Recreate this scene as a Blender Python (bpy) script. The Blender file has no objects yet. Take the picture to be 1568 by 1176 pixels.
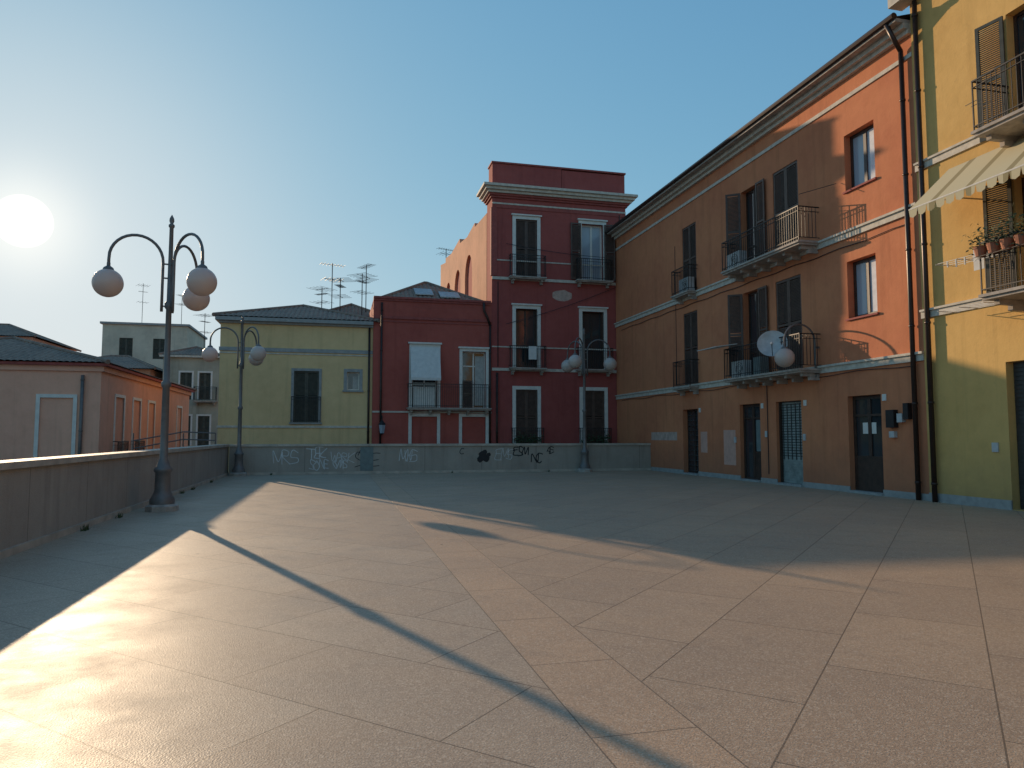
import bpy, bmesh, math, random
from mathutils import Vector, Matrix
random.seed(7)
scene=bpy.context.scene
COL=scene.collection
V=Vector
Z=V((0,0,1))
# ------------------------------------------------------------------ materials
def newmat(name):
    m=bpy.data.materials.new(name); m.use_nodes=True
    nt=m.node_tree; b=nt.nodes['Principled BSDF']
    return m,nt,b
def N(nt,t,**k):
    n=nt.nodes.new(t)
    for a,v in k.items(): setattr(n,a,v)
    return n
def L(nt,a,b): nt.links.new(a,b)
def math_(nt,op,a,b=None,c=None,clamp=False):
    n=N(nt,'ShaderNodeMath',operation=op); n.use_clamp=clamp
    for i,x in enumerate((a,b,c)):
        if x is None: continue
        if isinstance(x,(int,float)): n.inputs[i].default_value=x
        else: L(nt,x,n.inputs[i])
    return n.outputs[0]
def mixc(nt,fac,a,b,mode='MIX'):
    n=N(nt,'ShaderNodeMix',data_type='RGBA',blend_type=mode)
    for i,x in ((0,fac),(6,a),(7,b)):
        if isinstance(x,(int,float)): n.inputs[i].default_value=x
        elif isinstance(x,tuple): n.inputs[i].default_value=(x[0],x[1],x[2],1)
        else: L(nt,x,n.inputs[i])
    return n.outputs[2]
def noise(nt,scale,detail=4,rough=.55,vec=None,sc=None):
    if vec is None:
        g=N(nt,'ShaderNodeNewGeometry'); vec=g.outputs['Position']
    if sc:
        mp=N(nt,'ShaderNodeMapping'); mp.inputs['Scale'].default_value=sc
        L(nt,vec,mp.inputs['Vector']); vec=mp.outputs[0]
    n=N(nt,'ShaderNodeTexNoise'); n.inputs['Scale'].default_value=scale
    n.inputs['Detail'].default_value=detail; n.inputs['Roughness'].default_value=rough
    L(nt,vec,n.inputs['Vector']); return n.outputs['Fac']
def ramp(nt,fac,lo,hi,a=0.,b=1.):
    n=N(nt,'ShaderNodeMapRange'); n.inputs[1].default_value=lo;n.inputs[2].default_value=hi
    n.inputs[3].default_value=a;n.inputs[4].default_value=b; L(nt,fac,n.inputs[0]); return n.outputs[0]
def plain(name,c,rough=.6,metal=0,var=.15,bump=0,scale=6):
    m,nt,b=newmat(name)
    f=noise(nt,scale,3)
    k=ramp(nt,f,.3,.7,0,1)
    col=mixc(nt,k,tuple(x*(1-var) for x in c),tuple(min(1,x*(1+var)) for x in c))
    L(nt,col,b.inputs['Base Color'])
    b.inputs['Roughness'].default_value=rough; b.inputs['Metallic'].default_value=metal
    if bump:
        bp=N(nt,'ShaderNodeBump'); bp.inputs['Distance'].default_value=bump; bp.inputs['Strength'].default_value=.6
        L(nt,noise(nt,scale*8,2),bp.inputs['Height']); L(nt,bp.outputs[0],b.inputs['Normal'])
    return m
def plaster(name,c,c2=None,stain=.35,base=None):
    m,nt,b=newmat(name)
    c2=c2 or tuple(x*.78 for x in c)
    f1=ramp(nt,noise(nt,.45,4,.6),.38,.62)
    col=mixc(nt,f1,c,c2)
    f2=ramp(nt,noise(nt,3.0,4,.65),.3,.75)
    col=mixc(nt,math_(nt,'MULTIPLY',f2,.35),col,tuple(min(1,x*1.22+.02) for x in c))
    # rain streaks
    f3=ramp(nt,noise(nt,1.0,4,.6,sc=(3.5,3.5,.22)),.53,.75)
    col=mixc(nt,math_(nt,'MULTIPLY',f3,stain),col,tuple(x*.5 for x in c))
    f4=ramp(nt,noise(nt,9,3,.7),.60,.75)
    col=mixc(nt,math_(nt,'MULTIPLY',f4,.3),col,tuple(x*.6+.03 for x in c))
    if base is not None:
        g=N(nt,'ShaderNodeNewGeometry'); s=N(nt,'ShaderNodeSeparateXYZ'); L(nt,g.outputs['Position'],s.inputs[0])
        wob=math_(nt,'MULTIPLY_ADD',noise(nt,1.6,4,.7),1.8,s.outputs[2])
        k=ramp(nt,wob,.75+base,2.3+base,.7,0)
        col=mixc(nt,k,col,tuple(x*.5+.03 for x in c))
    L(nt,col,b.inputs['Base Color']); b.inputs['Roughness'].default_value=.9
    b.inputs['Specular IOR Level'].default_value=.2
    bp=N(nt,'ShaderNodeBump'); bp.inputs['Distance'].default_value=.012; bp.inputs['Strength'].default_value=.5
    L(nt,noise(nt,6,4,.75),bp.inputs['Height']); L(nt,bp.outputs[0],b.inputs['Normal'])
    return m
M={}
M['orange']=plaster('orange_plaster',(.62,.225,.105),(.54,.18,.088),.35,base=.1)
M['tallred']=plaster('dark_red_plaster',(.37,.09,.075),(.32,.075,.065),.4)
M['smallred']=plaster('red_plaster',(.43,.105,.078),(.37,.085,.065),.4)
M['yellow']=plaster('ochre_plaster',(.76,.53,.27),(.68,.46,.23),.3)
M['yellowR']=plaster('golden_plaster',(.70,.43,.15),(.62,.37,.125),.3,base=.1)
M['pink']=plaster('pink_plaster',(.80,.41,.28),(.72,.35,.24),.3)
M['greywall']=plaster('grey_plaster',(.44,.40,.31),None,.5)
M['pale']=plaster('pale_plaster',(.64,.56,.43),None,.3)
M['brickside']=plaster('old_masonry',(.62,.30,.18),(.47,.23,.14),.5)
M['trim']=plain('cream_trim',(.58,.51,.42),.8,var=.18)
M['trimgrey']=plain('grey_trim',(.34,.33,.31),.8,var=.15)
M['redtrim']=plain('red_trim',(.34,.08,.065),.85,var=.15)
M['white']=plain('white_paint',(.72,.67,.60),.6,var=.08)
M['slab']=plain('balcony_slab_concrete',(.40,.34,.29),.85,var=.25)
M['iron']=plain('black_iron',(.025,.022,.022),.5,.3)
M['pipe']=plain('brown_pipe',(.05,.028,.022),.4,.3)
M['shut']=plain('dark_brown_shutter',(.10,.058,.042),.55,var=.25)
M['shutg']=plain('dark_green_shutter',(.075,.068,.048),.55,var=.25)
M['darkwood']=plain('dark_wood',(.05,.028,.02),.45,var=.3)
M['dark']=plain('dark_interior',(.012,.011,.012),.9)
M['curtain']=plain('curtain_cloth',(.45,.42,.38),.9,var=.2)
M['curtainw']=plain('white_curtain',(.72,.73,.75),.9,var=.1)
M['roller']=plain('galvanised_roller',(.29,.33,.31),.5,.2,var=.25)
M['rollerd']=plain('dark_roller_shutter',(.06,.06,.06),.5,.3,var=.25)
M['clothw']=plain('white_canvas',(.68,.65,.61),.85,var=.08)
M['plastic']=plain('grey_plastic',(.5,.49,.47),.5)
M['leaf']=plain('leaves',(.05,.08,.03),.7,var=.5,scale=20)
M['terra']=plain('terracotta_pot',(.35,.13,.07),.8)
M['patch']=plain('repaint_patch',(.62,.34,.26),.9,var=.1)
M['patchp']=plain('bare_plaster',(.52,.36,.29),.9,var=.2)
M['spray_w']=plain('white_spray',(.60,.58,.56),.7)
M['spray_k']=plain('black_spray',(.012,.012,.014),.6)
M['tin']=plain('zinc_sheet',(.40,.38,.37),.45,.5,var=.25)
M['copper']=plain('turquoise_panel',(.17,.20,.19),.7)
# glass
m,nt,b=newmat('window_glass'); b.inputs['Base Color'].default_value=(.03,.035,.04,1); b.inputs['Roughness'].default_value=.06
b.inputs['Specular IOR Level'].default_value=.9
bp=N(nt,'ShaderNodeBump'); bp.inputs['Distance'].default_value=.01; bp.inputs['Strength'].default_value=.25
L(nt,noise(nt,1.5,2),bp.inputs['Height']); L(nt,bp.outputs[0],b.inputs['Normal']); M['glass']=m
m,nt,b=newmat('pale_window_glass'); b.inputs['Base Color'].default_value=(.36,.40,.45,1); b.inputs['Roughness'].default_value=.12; M['glassw']=m
# globe: opal plastic
m,nt,b=newmat('opal_globe'); b.inputs['Base Color'].default_value=(.66,.56,.50,1); b.inputs['Roughness'].default_value=.3
tr=N(nt,'ShaderNodeBsdfTranslucent'); tr.inputs[0].default_value=(.80,.62,.50,1)
mx=N(nt,'ShaderNodeMixShader'); mx.inputs[0].default_value=.25
L(nt,b.outputs[0],mx.inputs[1]); L(nt,tr.outputs[0],mx.inputs[2])
L(nt,mx.outputs[0],nt.nodes['Material Output'].inputs[0]); M['globe']=m
M['post']=plain('lamp_post_paint',(.17,.15,.14),.5,.25,var=.15)
# roof tiles
m,nt,b=newmat('roof_tiles')
f=noise(nt,5,4,.7); col=mixc(nt,ramp(nt,f,.3,.7),(.20,.12,.085),(.39,.26,.19))
f=noise(nt,.8,4,.7); col=mixc(nt,ramp(nt,f,.45,.7,0,.6),col,(.14,.11,.09))
L(nt,col,b.inputs['Base Color']); b.inputs['Roughness'].default_value=.9; M['tiles']=m
# concrete parapet
m,nt,b=newmat('parapet_stone')
g=N(nt,'ShaderNodeNewGeometry'); s=N(nt,'ShaderNodeSeparateXYZ'); L(nt,g.outputs['Position'],s.inputs[0])
col=mixc(nt,ramp(nt,noise(nt,1.1,5,.65),.3,.7),(.40,.335,.275),(.30,.245,.20))
col=mixc(nt,ramp(nt,noise(nt,1,4,.6,sc=(4,4,.3)),.52,.75,0,.55),col,(.17,.14,.115))
col=mixc(nt,ramp(nt,noise(nt,60,1),.45,.7,0,.5),col,(.47,.40,.33))
alo=math_(nt,'ADD',s.outputs[0],s.outputs[1])
fr=math_(nt,'FRACT',math_(nt,'MULTIPLY',alo,1/2.4))
j=math_(nt,'LESS_THAN',fr,.006)
col=mixc(nt,math_(nt,'MULTIPLY',j,.8),col,(.07,.06,.055))
L(nt,col,b.inputs['Base Color']); b.inputs['Roughness'].default_value=.85
bp=N(nt,'ShaderNodeBump'); bp.inputs['Distance'].default_value=.01; bp.inputs['Strength'].default_value=.6
L(nt,noise(nt,40,2),bp.inputs['Height']); L(nt,bp.outputs[0],b.inputs['Normal']); M['parapet']=m
M['cap']=plain('parapet_cap_stone',(.46,.385,.31),.7,var=.22,bump=.003,scale=3)
# paving
m,nt,b=newmat('granite_paving')
g=N(nt,'ShaderNodeNewGeometry'); s=N(nt,'ShaderNodeSeparateXYZ'); L(nt,g.outputs['Position'],s.inputs[0])
X=s.outputs[0]; Yv=s.outputs[1]
xr=math_(nt,'SUBTRACT',X,1.6); ax=math_(nt,'ABSOLUTE',xr)
u=math_(nt,'MULTIPLY',math_(nt,'ADD',ax,Yv),.7071); v=math_(nt,'MULTIPLY',math_(nt,'SUBTRACT',ax,Yv),.7071)
cb=N(nt,'ShaderNodeCombineXYZ'); L(nt,u,cb.inputs[0]); L(nt,v,cb.inputs[1])
bk=N(nt,'ShaderNodeTexBrick'); L(nt,cb.outputs[0],bk.inputs['Vector'])
bk.inputs['Scale'].default_value=1; bk.inputs['Brick Width'].default_value=1.7; bk.inputs['Row Height'].default_value=.95
bk.inputs['Mortar Size'].default_value=.005; bk.inputs['Mortar Smooth'].default_value=.1; bk.inputs['Bias'].default_value=0
bk.inputs['Color1'].default_value=(0,0,0,1); bk.inputs['Color2'].default_value=(1,1,1,1); bk.inputs['Mortar'].default_value=(.5,.5,.5,1)
bk.offset=.5
inb=math_(nt,'LESS_THAN',ax,.30)
edge=math_(nt,'LESS_THAN',math_(nt,'ABSOLUTE',math_(nt,'SUBTRACT',ax,.30)),.0045)
cross=math_(nt,'LESS_THAN',math_(nt,'FRACT',math_(nt,'MULTIPLY',Yv,1/1.2)),.007)
spj=math_(nt,'MULTIPLY',cross,inb)
joint=math_(nt,'MULTIPLY',bk.outputs['Fac'],math_(nt,'SUBTRACT',1,inb))
joint=math_(nt,'MAXIMUM',math_(nt,'MAXIMUM',joint,spj),edge)
right=math_(nt,'GREATER_THAN',xr,.0)
cl=mixc(nt,right,(.54,.415,.30),(.56,.385,.25))
rgb=N(nt,'ShaderNodeSeparateColor'); L(nt,bk.outputs['Color'],rgb.inputs[0])
cl=mixc(nt,math_(nt,'MULTIPLY',rgb.outputs[0],.42),cl,(.38,.265,.185))
cl=mixc(nt,inb,cl,(.58,.385,.245))
cl=mixc(nt,ramp(nt,noise(nt,.5,5,.65),.38,.66,0,.50),cl,(.39,.28,.20))
cl=mixc(nt,ramp(nt,noise(nt,2.5,5,.75),.53,.75,0,.45),cl,(.28,.20,.15))
vo=N(nt,'ShaderNodeTexVoronoi'); vo.inputs['Scale'].default_value=95; L(nt,g.outputs['Position'],vo.inputs['Vector'])
sc=N(nt,'ShaderNodeSeparateColor'); L(nt,vo.outputs['Color'],sc.inputs[0])
cl=mixc(nt,ramp(nt,sc.outputs[0],.0,1,.0,.50),cl,(.24,.165,.115))
cl=mixc(nt,ramp(nt,sc.outputs[1],.72,1,.0,.50),cl,(.70,.57,.43))
vg=N(nt,'ShaderNodeTexVoronoi'); vg.inputs['Scale'].default_value=.9; L(nt,g.outputs['Position'],vg.inputs['Vector'])
cl=mixc(nt,ramp(nt,vg.outputs['Distance'],.016,.026,.75,0),cl,(.06,.05,.045))
cl=mixc(nt,math_(nt,'MULTIPLY',joint,.72),cl,(.10,.075,.055))
L(nt,cl,b.inputs['Base Color'])
b.inputs['Specular IOR Level'].default_value=.26
L(nt,ramp(nt,noise(nt,1.2,4,.7),.3,.7,.48,.66),b.inputs['Roughness'])
h=math_(nt,'SUBTRACT',math_(nt,'MULTIPLY',noise(nt,90,2),1.1),math_(nt,'MULTIPLY',joint,2))
bp=N(nt,'ShaderNodeBump'); bp.inputs['Distance'].default_value=.0035; bp.inputs['Strength'].default_value=.75
L(nt,h,bp.inputs['Height']); L(nt,bp.outputs[0],b.inputs['Normal']); M['paving']=m
M['asphalt']=plain('street_asphalt',(.10,.095,.09),.9,var=.3,scale=1)
# striped awning
m,nt,b=newmat('striped_awning_cloth')
g=N(nt,'ShaderNodeNewGeometry'); s=N(nt,'ShaderNodeSeparateXYZ'); L(nt,g.outputs['Position'],s.inputs[0])
f=math_(nt,'FRACT',math_(nt,'MULTIPLY',s.outputs[1],1/.9)); k=math_(nt,'LESS_THAN',f,.2)
L(nt,mixc(nt,k,(.52,.45,.29),(.28,.23,.12)),b.inputs['Base Color']); b.inputs['Roughness'].default_value=.9; M['awn']=m
# ------------------------------------------------------------------ mesh builder
class B:
    def __init__(s): s.v=[];s.f=[]
    def pb(s,o,x,y,z):
        i=len(s.v); s.v+= [o,o+x,o+x+y,o+y,o+z,o+x+z,o+x+y+z,o+y+z]
        s.f+=[(i,i+3,i+2,i+1),(i+4,i+5,i+6,i+7),(i,i+1,i+5,i+4),(i+1,i+2,i+6,i+5),(i+2,i+3,i+7,i+6),(i+3,i,i+4,i+7)]
    def quad(s,*p):
        i=len(s.v); s.v+=list(p); s.f.append(tuple(range(i,i+len(p))))
    def tube(s,pts,r,seg=8,cap=True):
        pts=[V(p) for p in pts]; i0=len(s.v); n=len(pts)
        rr=r if isinstance(r,(list,tuple)) else [r]*n
        prev=None
        for k,p in enumerate(pts):
            d=(pts[min(k+1,n-1)]-pts[max(k-1,0)]).normalized()
            if prev is None:
                a=d.orthogonal().normalized()
            else:
                a=(prev-d*prev.dot(d)).normalized()
            prev=a; b=d.cross(a)
            for j in range(seg):
                t=2*math.pi*j/seg; s.v.append(p+(a*math.cos(t)+b*math.sin(t))*rr[k])
        for k in range(n-1):
            for j in range(seg):
                a=i0+k*seg+j;b=i0+k*seg+(j+1)%seg
                s.f.append((a,b,b+seg,a+seg))
        if cap:
            s.f.append(tuple(i0+j for j in range(seg))[::-1]); s.f.append(tuple(i0+(n-1)*seg+j for j in range(seg)))
    def lathe(s,c,prof,seg=16):
        i0=len(s.v)
        for r,z in prof:
            for j in range(seg):
                t=2*math.pi*(j+.5)/seg; s.v.append(V(c)+V((r*math.cos(t),r*math.sin(t),z)))
        for k in range(len(prof)-1):
            for j in range(seg):
                a=i0+k*seg+j;b=i0+k*seg+(j+1)%seg; s.f.append((a,b,b+seg,a+seg))
    def sphere(s,c,r,seg=32,rings=20):
        s.lathe(c,[(max(r*math.sin(math.pi*k/rings),1e-4),-r*math.cos(math.pi*k/rings)) for k in range(rings+1)],seg)
PARTS={}
def P(parent,name,mat):
    k=(parent,name)
    if k not in PARTS: PARTS[k]=(B(),mat)
    return PARTS[k][0]
EMP={}
SMOOTH=set()
def empty(key,name,loc=(0,0,0)):
    e=bpy.data.objects.new(name,None); COL.objects.link(e); e.location=loc; EMP[key]=e; return e
def finalize():
    for (par,name),(b,mat) in PARTS.items():
        if not b.v: continue
        me=bpy.data.meshes.new(name)
        e=EMP.get(par)
        off=e.location if e else V((0,0,0))
        me.from_pydata([tuple(p-off) for p in b.v],[],b.f)
        bm=bmesh.new(); bm.from_mesh(me); bmesh.ops.recalc_face_normals(bm,faces=bm.faces); bm.to_mesh(me); bm.free()
        if (par,name) in SMOOTH or name in SMOOTH:
            for p in me.polygons: p.use_smooth=True
        me.materials.append(M[mat])
        o=bpy.data.objects.new(name,me); COL.objects.link(o)
        if e: o.parent=e
class Fr:
    def __init__(s,key,O,A,Nn): s.k=key;s.O=V(O);s.A=V(A);s.N=V(Nn)
    def p(s,a,z,n=0): return s.O+s.A*a+s.N*n+Z*z
    def box(s,part,mat,a0,a1,z0,z1,n0,n1):
        P(s.k,part,mat).pb(s.p(a0,z0,n0),s.A*(a1-a0),s.N*(n1-n0),Z*(z1-z0))
    def quad(s,part,mat,pts):
        P(s.k,part,mat).quad(*[s.p(*q) for q in pts])
def wall(fr,part,mat,a0,a1,z0,z1,ops,dep=.3):
    As=sorted(set([a0,a1]+[o[0] for o in ops]+[o[1] for o in ops])); Zs=sorted(set([z0,z1]+[o[2] for o in ops]+[o[3] for o in ops]))
    As=[a for a in As if a0<=a<=a1]; Zs=[z for z in Zs if z0<=z<=z1]
    for i in range(len(As)-1):
        for j in range(len(Zs)-1):
            ca=(As[i]+As[i+1])/2; cz=(Zs[j]+Zs[j+1])/2
            if any(o[0]<ca<o[1] and o[2]<cz<o[3] for o in ops): continue
            fr.quad(part,mat,[(As[i],Zs[j]),(As[i+1],Zs[j]),(As[i+1],Zs[j+1]),(As[i],Zs[j+1])])
    for o in ops:
        A0,A1,Z0,Z1=o[:4]
        fr.quad(part+'_reveals',mat,[(A0,Z0,0),(A0,Z1,0),(A0,Z1,-dep),(A0,Z0,-dep)])
        fr.quad(part+'_reveals',mat,[(A1,Z0,0),(A1,Z1,0),(A1,Z1,-dep),(A1,Z0,-dep)])
        fr.quad(part+'_reveals',mat,[(A0,Z1,0),(A1,Z1,0),(A1,Z1,-dep),(A0,Z1,-dep)])
        fr.quad(part+'_reveals',mat,[(A0,Z0,0),(A1,Z0,0),(A1,Z0,-dep),(A0,Z0,-dep)])
        fr.quad('room_back','dark',[(A0,Z0,-dep),(A1,Z0,-dep),(A1,Z1,-dep),(A0,Z1,-dep)])
def leaf(fr,mat,hinge_a,hinge_n,z0,z1,w,ang,name='shutters'):
    """louvred leaf, hinged at (a,n); ang measured from +A towards +N"""
    d=fr.A*math.cos(ang)+fr.N*math.sin(ang); t=-fr.A*math.sin(ang)+fr.N*math.cos(ang)
    o=fr.p(hinge_a,z0,hinge_n); b=P(fr.k,name,mat); h=z1-z0; s=.07; th=.04
    b.pb(o,d*s,t*th,Z*h); b.pb(o+d*(w-s),d*s,t*th,Z*h)
    for zz in (0,h*.5-s/2,h-s): b.pb(o+d*s+Z*zz,d*(w-2*s),t*th,Z*s)
    zz=s+.012
    while zz<h-s-.04:
        if not(h*.5-s/2-.045<zz<h*.5+s/2):
            b.pb(o+d*s+Z*(zz+.034)+t*.004,d*(w-2*s),t*.03+Z*-.036,Z*.012)
        zz+=.046
def closed(fr,mat,a0,a1,z0,z1,n=-.10):
    w=(a1-a0)/2-.006
    leaf(fr,mat,a0+.003,n,z0+.01,z1-.01,w,0); leaf(fr,mat,a0+w+.009,n,z0+.01,z1-.01,w,0)
def glazed(fr,a0,a1,z0,z1,fm='white',n=-.17,curtain=None,mull=True,trans=None,glass='glass',fw=.06):
    b=lambda *q: fr.box('window_frames_'+fm,fm,*q)
    b(a0,a0+fw,z0,z1,n-.05,n); b(a1-fw,a1,z0,z1,n-.05,n)
    b(a0+fw,a1-fw,z0,z0+fw,n-.05,n-.002); b(a0+fw,a1-fw,z1-fw,z1,n-.05,n-.002)
    if mull:
        c=(a0+a1)/2; b(c-fw*.6,c+fw*.6,z0+fw,z1-fw,n-.048,n+.004)
    if trans: b(a0+fw,a1-fw,trans-.03,trans+.03,n-.046,n+.002)
    fr.quad('glass_'+glass,glass,[(a0+fw,z0+fw,n-.03),(a1-fw,z0+fw,n-.03),(a1-fw,z1-fw,n-.03),(a0+fw,z1-fw,n-.03)])
def surround(fr,mat,a0,a1,z0,z1,w=.16,n=.04,bottom=False,top=None,part='window_surrounds'):
    part=part+'_'+mat
    fr.box(part,mat,a0-w,a0,z0,z1+w,-.02,n); fr.box(part,mat,a1,a1+w,z0,z1+w,-.02,n)
    fr.box(part,mat,a0,a1,z1,z1+w,-.02,n-.003)
    if top: fr.box(part,mat,a0-w-.06,a1+w+.06,z1+w,z1+w+top,-.02,n+.07)
    if bottom: fr.box(part,mat,a0-w-.05,a1+w+.05,z0-.08,z0,-.02,n+.05)
def rail(fr,a0,a1,z,dep,h=1.0,sp=.11,n0=0.02,mat='iron'):
    b=P(fr.k,'railings',mat); t=.014
    def bar(a,n,z0,z1,tt=t): b.pb(fr.p(a-tt/2,z0,n-tt/2),fr.A*tt,fr.N*tt,Z*(z1-z0))
    for zz,th in ((z+.09,.018),(z+h-.13,.014),(z+h,.03)):
        b.pb(fr.p(a0,zz,dep-.015),fr.A*(a1-a0),fr.N*.03,Z*th)
        for aa in (a0,a1-.03): b.pb(fr.p(aa,zz,n0),fr.A*.03,fr.N*(dep-n0-.016),Z*th)
    k=max(2,int((a1-a0)/sp))
    for i in range(k+1): bar(a0+.012+(a1-a0-.024)*i/k,dep,z,z+h,.024 if i in(0,k) else t)
    k=max(1,int((dep-n0)/sp))
    for i in range(1,k):
        for aa in (a0+.012,a1-.012): bar(aa,n0+(dep-n0)*i/k,z+.1,z+h)
def balcony(fr,a0,a1,z,dep,h=1.0,corb=None,slabmat='slab',sp=.11):
    fr.box('balcony_slabs',slabmat,a0,a1,z-.06,z,0.0,dep+.05)
    fr.box('balcony_slabs',slabmat,a0+.04,a1-.04,z-.12,z-.06,0.0,dep+.0)
    corb=corb or max(2,int((a1-a0)/1.1)+1)
    for i in range(corb):
        c=a0+.2+(a1-a0-.4)*i/(corb-1)
        fr.box('balcony_corbels',slabmat,c-.06,c+.06,z-.22,z-.121,0.0,dep*.8)
        fr.box('balcony_corbels',slabmat,c-.055,c+.055,z-.33,z-.221,0.0,dep*.45)
    rail(fr,a0+.03,a1-.03,z,dep,h,sp)
def pipe(fr,a,z0,z1,n=.09,r=.05,mat='pipe',part='drainpipes',hop=True):
    b=P(fr.k,part,mat); SMOOTH.add((fr.k,part))
    b.tube([fr.p(a,z0,n),fr.p(a,z1,n)],r,10)
    z=z0+.4
    while z<z1:
        b.lathe(fr.p(a,z,n),[(r,0),(r+.012,.002),(r+.012,.05),(r,.052)],10); z+=1.9
def body(fr,part,mat,a0,a1,z0,z1,dep,dback):
    fr.box(part,mat,a0,a1,z0,z1,-dback,-dep-.003)
    for a in (a0,a1): fr.quad(part+'_return',mat,[(a,z0,0),(a,z1,0),(a,z1,-dep-.003),(a,z0,-dep-.003)])
    fr.quad(part+'_return',mat,[(a0,z1,0),(a1,z1,0),(a1,z1,-dep-.003),(a0,z1,-dep-.003)])
def roofplane(key,part,e0,e1,up,r0,r1,pitch=.21,amp=.035,mat='tiles'):
    """corrugated plane: eave e0->e1, up = full vector eave->ridge (perp), ridge spans r0..r1 (fractions)"""
    e0=V(e0);e1=V(e1);up=V(up); Ld=(e1-e0).length; n=int(Ld/pitch)*6; b=P(key,part,mat)
    nr=(e1-e0).cross(up).normalized()
    if nr.z<0: nr=-nr
    i0=len(b.v); rows=max(2,int(up.length/.4))
    for i in range(n+1):
        s=i/n; h=1.0
        if r0>0: h=min(h,s/r0)
        if r1<1: h=min(h,(1-s)/(1-r1))
        off=amp*abs(math.sin(math.pi*i/6))
        for j in range(rows+1):
            q=min(j/rows,h)
            b.v.append(e0+(e1-e0)*s+up*q+nr*(off+.015*(j%2)))
    for i in range(n):
        for j in range(rows):
            a=i0+i*(rows+1)+j; c=a+rows+1; b.f.append((a,a+1,c+1,c))
def hip(key,x0,x1,y0,y1,z,rise,inset,over=.3,axis='y',part='tile_roof'):
    x0-=over;x1+=over;y0-=over;y1+=over
    if axis=='y':
        w=(x1-x0)/2; f=inset/(y1-y0)
        roofplane(key,part,(x0,y0,z),(x0,y1,z),(w,0,rise),f,1-f); roofplane(key,part,(x1,y1,z),(x1,y0,z),(-w,0,rise),f,1-f)
        roofplane(key,part,(x1,y0,z),(x0,y0,z),(0,inset,rise),.5,.5); roofplane(key,part,(x0,y1,z),(x1,y1,z),(0,-inset,rise),.5,.5)
        P(key,part+'_ridge','tiles').tube([(x0+w,y0+inset,z+rise+.03),(x0+w,y1-inset,z+rise+.03)],.1,8)
        for cx,cy,sy in ((x0,y0,1),(x1,y0,1),(x0,y1,-1),(x1,y1,-1)):
            P(key,part+'_ridge','tiles').tube([(cx,cy,z+.03),(x0+w,cy+sy*inset,z+rise+.03)],.09,8)
    else:
        w=(y1-y0)/2; f=inset/(x1-x0)
        roofplane(key,part,(x0,y0,z),(x1,y0,z),(0,w,rise),f,1-f); roofplane(key,part,(x1,y1,z),(x0,y1,z),(0,-w,rise),f,1-f)
        roofplane(key,part,(x0,y1,z),(x0,y0,z),(inset,0,rise),.5,.5); roofplane(key,part,(x1,y0,z),(x1,y1,z),(-inset,0,rise),.5,.5)
        P(key,part+'_ridge','tiles').tube([(x0+inset,y0+w,z+rise+.03),(x1-inset,y0+w,z+rise+.03)],.1,8)
        for cx,cy,sx in ((x0,y0,1),(x1,y0,-1),(x0,y1,1),(x1,y1,-1)):
            P(key,part+'_ridge','tiles').tube([(cx,cy,z+.03),(cx+sx*inset,y0+w,z+rise+.03)],.09,8)
GZ=-.6
# ------------------------------------------------------------------ ground
def sheet(name,x0,x1,y0,y1,z,mat):
    me=bpy.data.meshes.new(name); me.from_pydata([(x0,y0,z),(x1,y0,z),(x1,y1,z),(x0,y1,z)],[],[(0,1,2,3)])
    me.materials.append(M[mat]); o=bpy.data.objects.new(name,me); COL.objects.link(o); return o
sheet('ground',-700,700,-500,900,GZ,'asphalt')
b=B(); b.pb(V((-4.4,-14,GZ-.05)),V((18.4,0,0)),V((0,44.3,0)),V((0,0,-GZ+.05)))
me=bpy.data.meshes.new('plaza_paving'); me.from_pydata([tuple(p) for p in b.v],[],b.f); me.materials.append(M['paving'])
COL.objects.link(bpy.data.objects.new('plaza_paving',me))
# parapets
def parapet(key,fr,a0,a1):
    fr.box('wall_body','parapet',a0,a1,GZ,1.12,-.32,0)
    fr.box('plinth','cap',a0,a1,0,.10,0.0,.05)
    x=a0
    while x<a1-.05:
        e=min(x+1.8,a1); fr.box('cap_stones','cap',x+.004,e-.004,1.12,1.21,-.38,.055); x+=1.8
empty('pw1','parapet_wall'); fL=Fr('pw1',(-4.1,0,0),(0,1,0),(1,0,0)); parapet('pw1',fL,-14,30.32)
empty('pw2','parapet_wall'); fB=Fr('pw2',(0,30,0),(1,0,0),(0,-1,0)); parapet('pw2',fB,-4.04,13.745)
fB.box('turquoise_panel','copper',.98,1.5,.12,1.1,.0,.012)
# ------------------------------------------------------------------ orange building
empty('or','orange_apartment_building')
f=Fr('or',(13.75,0,0),(0,1,0),(-1,0,0)); HO=11.75
Y0,Y1=14.35,33.95
win=[(15.75,16.9,8.35,9.95),(15.85,16.95,4.77,6.37)]
doors=[(15.85,17.1,.02,2.63),(19.15,20.45,.02,2.63),(21.35,22.6,.02,2.63),(25.6,26.85,.02,2.6)]
bal=[(21.2,22.2,7.3,10.1),(19.0,20.3,7.3,10.1),(25.5,26.65,7.3,10.05),(21.2,22.2,3.6,6.5),(19.0,20.3,3.6,6.5),(25.5,26.65,3.6,6.5)]
wall(f,'facade','orange',Y0,Y1,GZ,HO,win+doors+bal)
body(f,'walls','orange',Y0,Y1,GZ,HO,.3,9)
for z,h,n in ((3.36,.16,.05),(7.02,.16,.06)):
    f.box('string_courses','trim',Y0,Y1,z,z+h,-.01,n); f.box('string_courses','trim',Y0,Y1,z+h,z+h+.06,-.01,n+.05)
f.box('string_courses','trim',Y0,Y1,10.95,11.06,-.01,.04)
f.box('cornice','trim',Y0,Y1,HO-.22,HO-.1,-.01,.12); f.box('cornice','trim',Y0,Y1,HO-.1,HO+.03,-.01,.25)
f.box('eaves_board','slab',Y0,Y1,HO+.03,HO+.12,-.01,.48)
P('or','gutter','pipe').tube([f.p(Y0,HO+.17,.50),f.p(Y1,HO+.17,.50)],.085,10)
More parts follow.
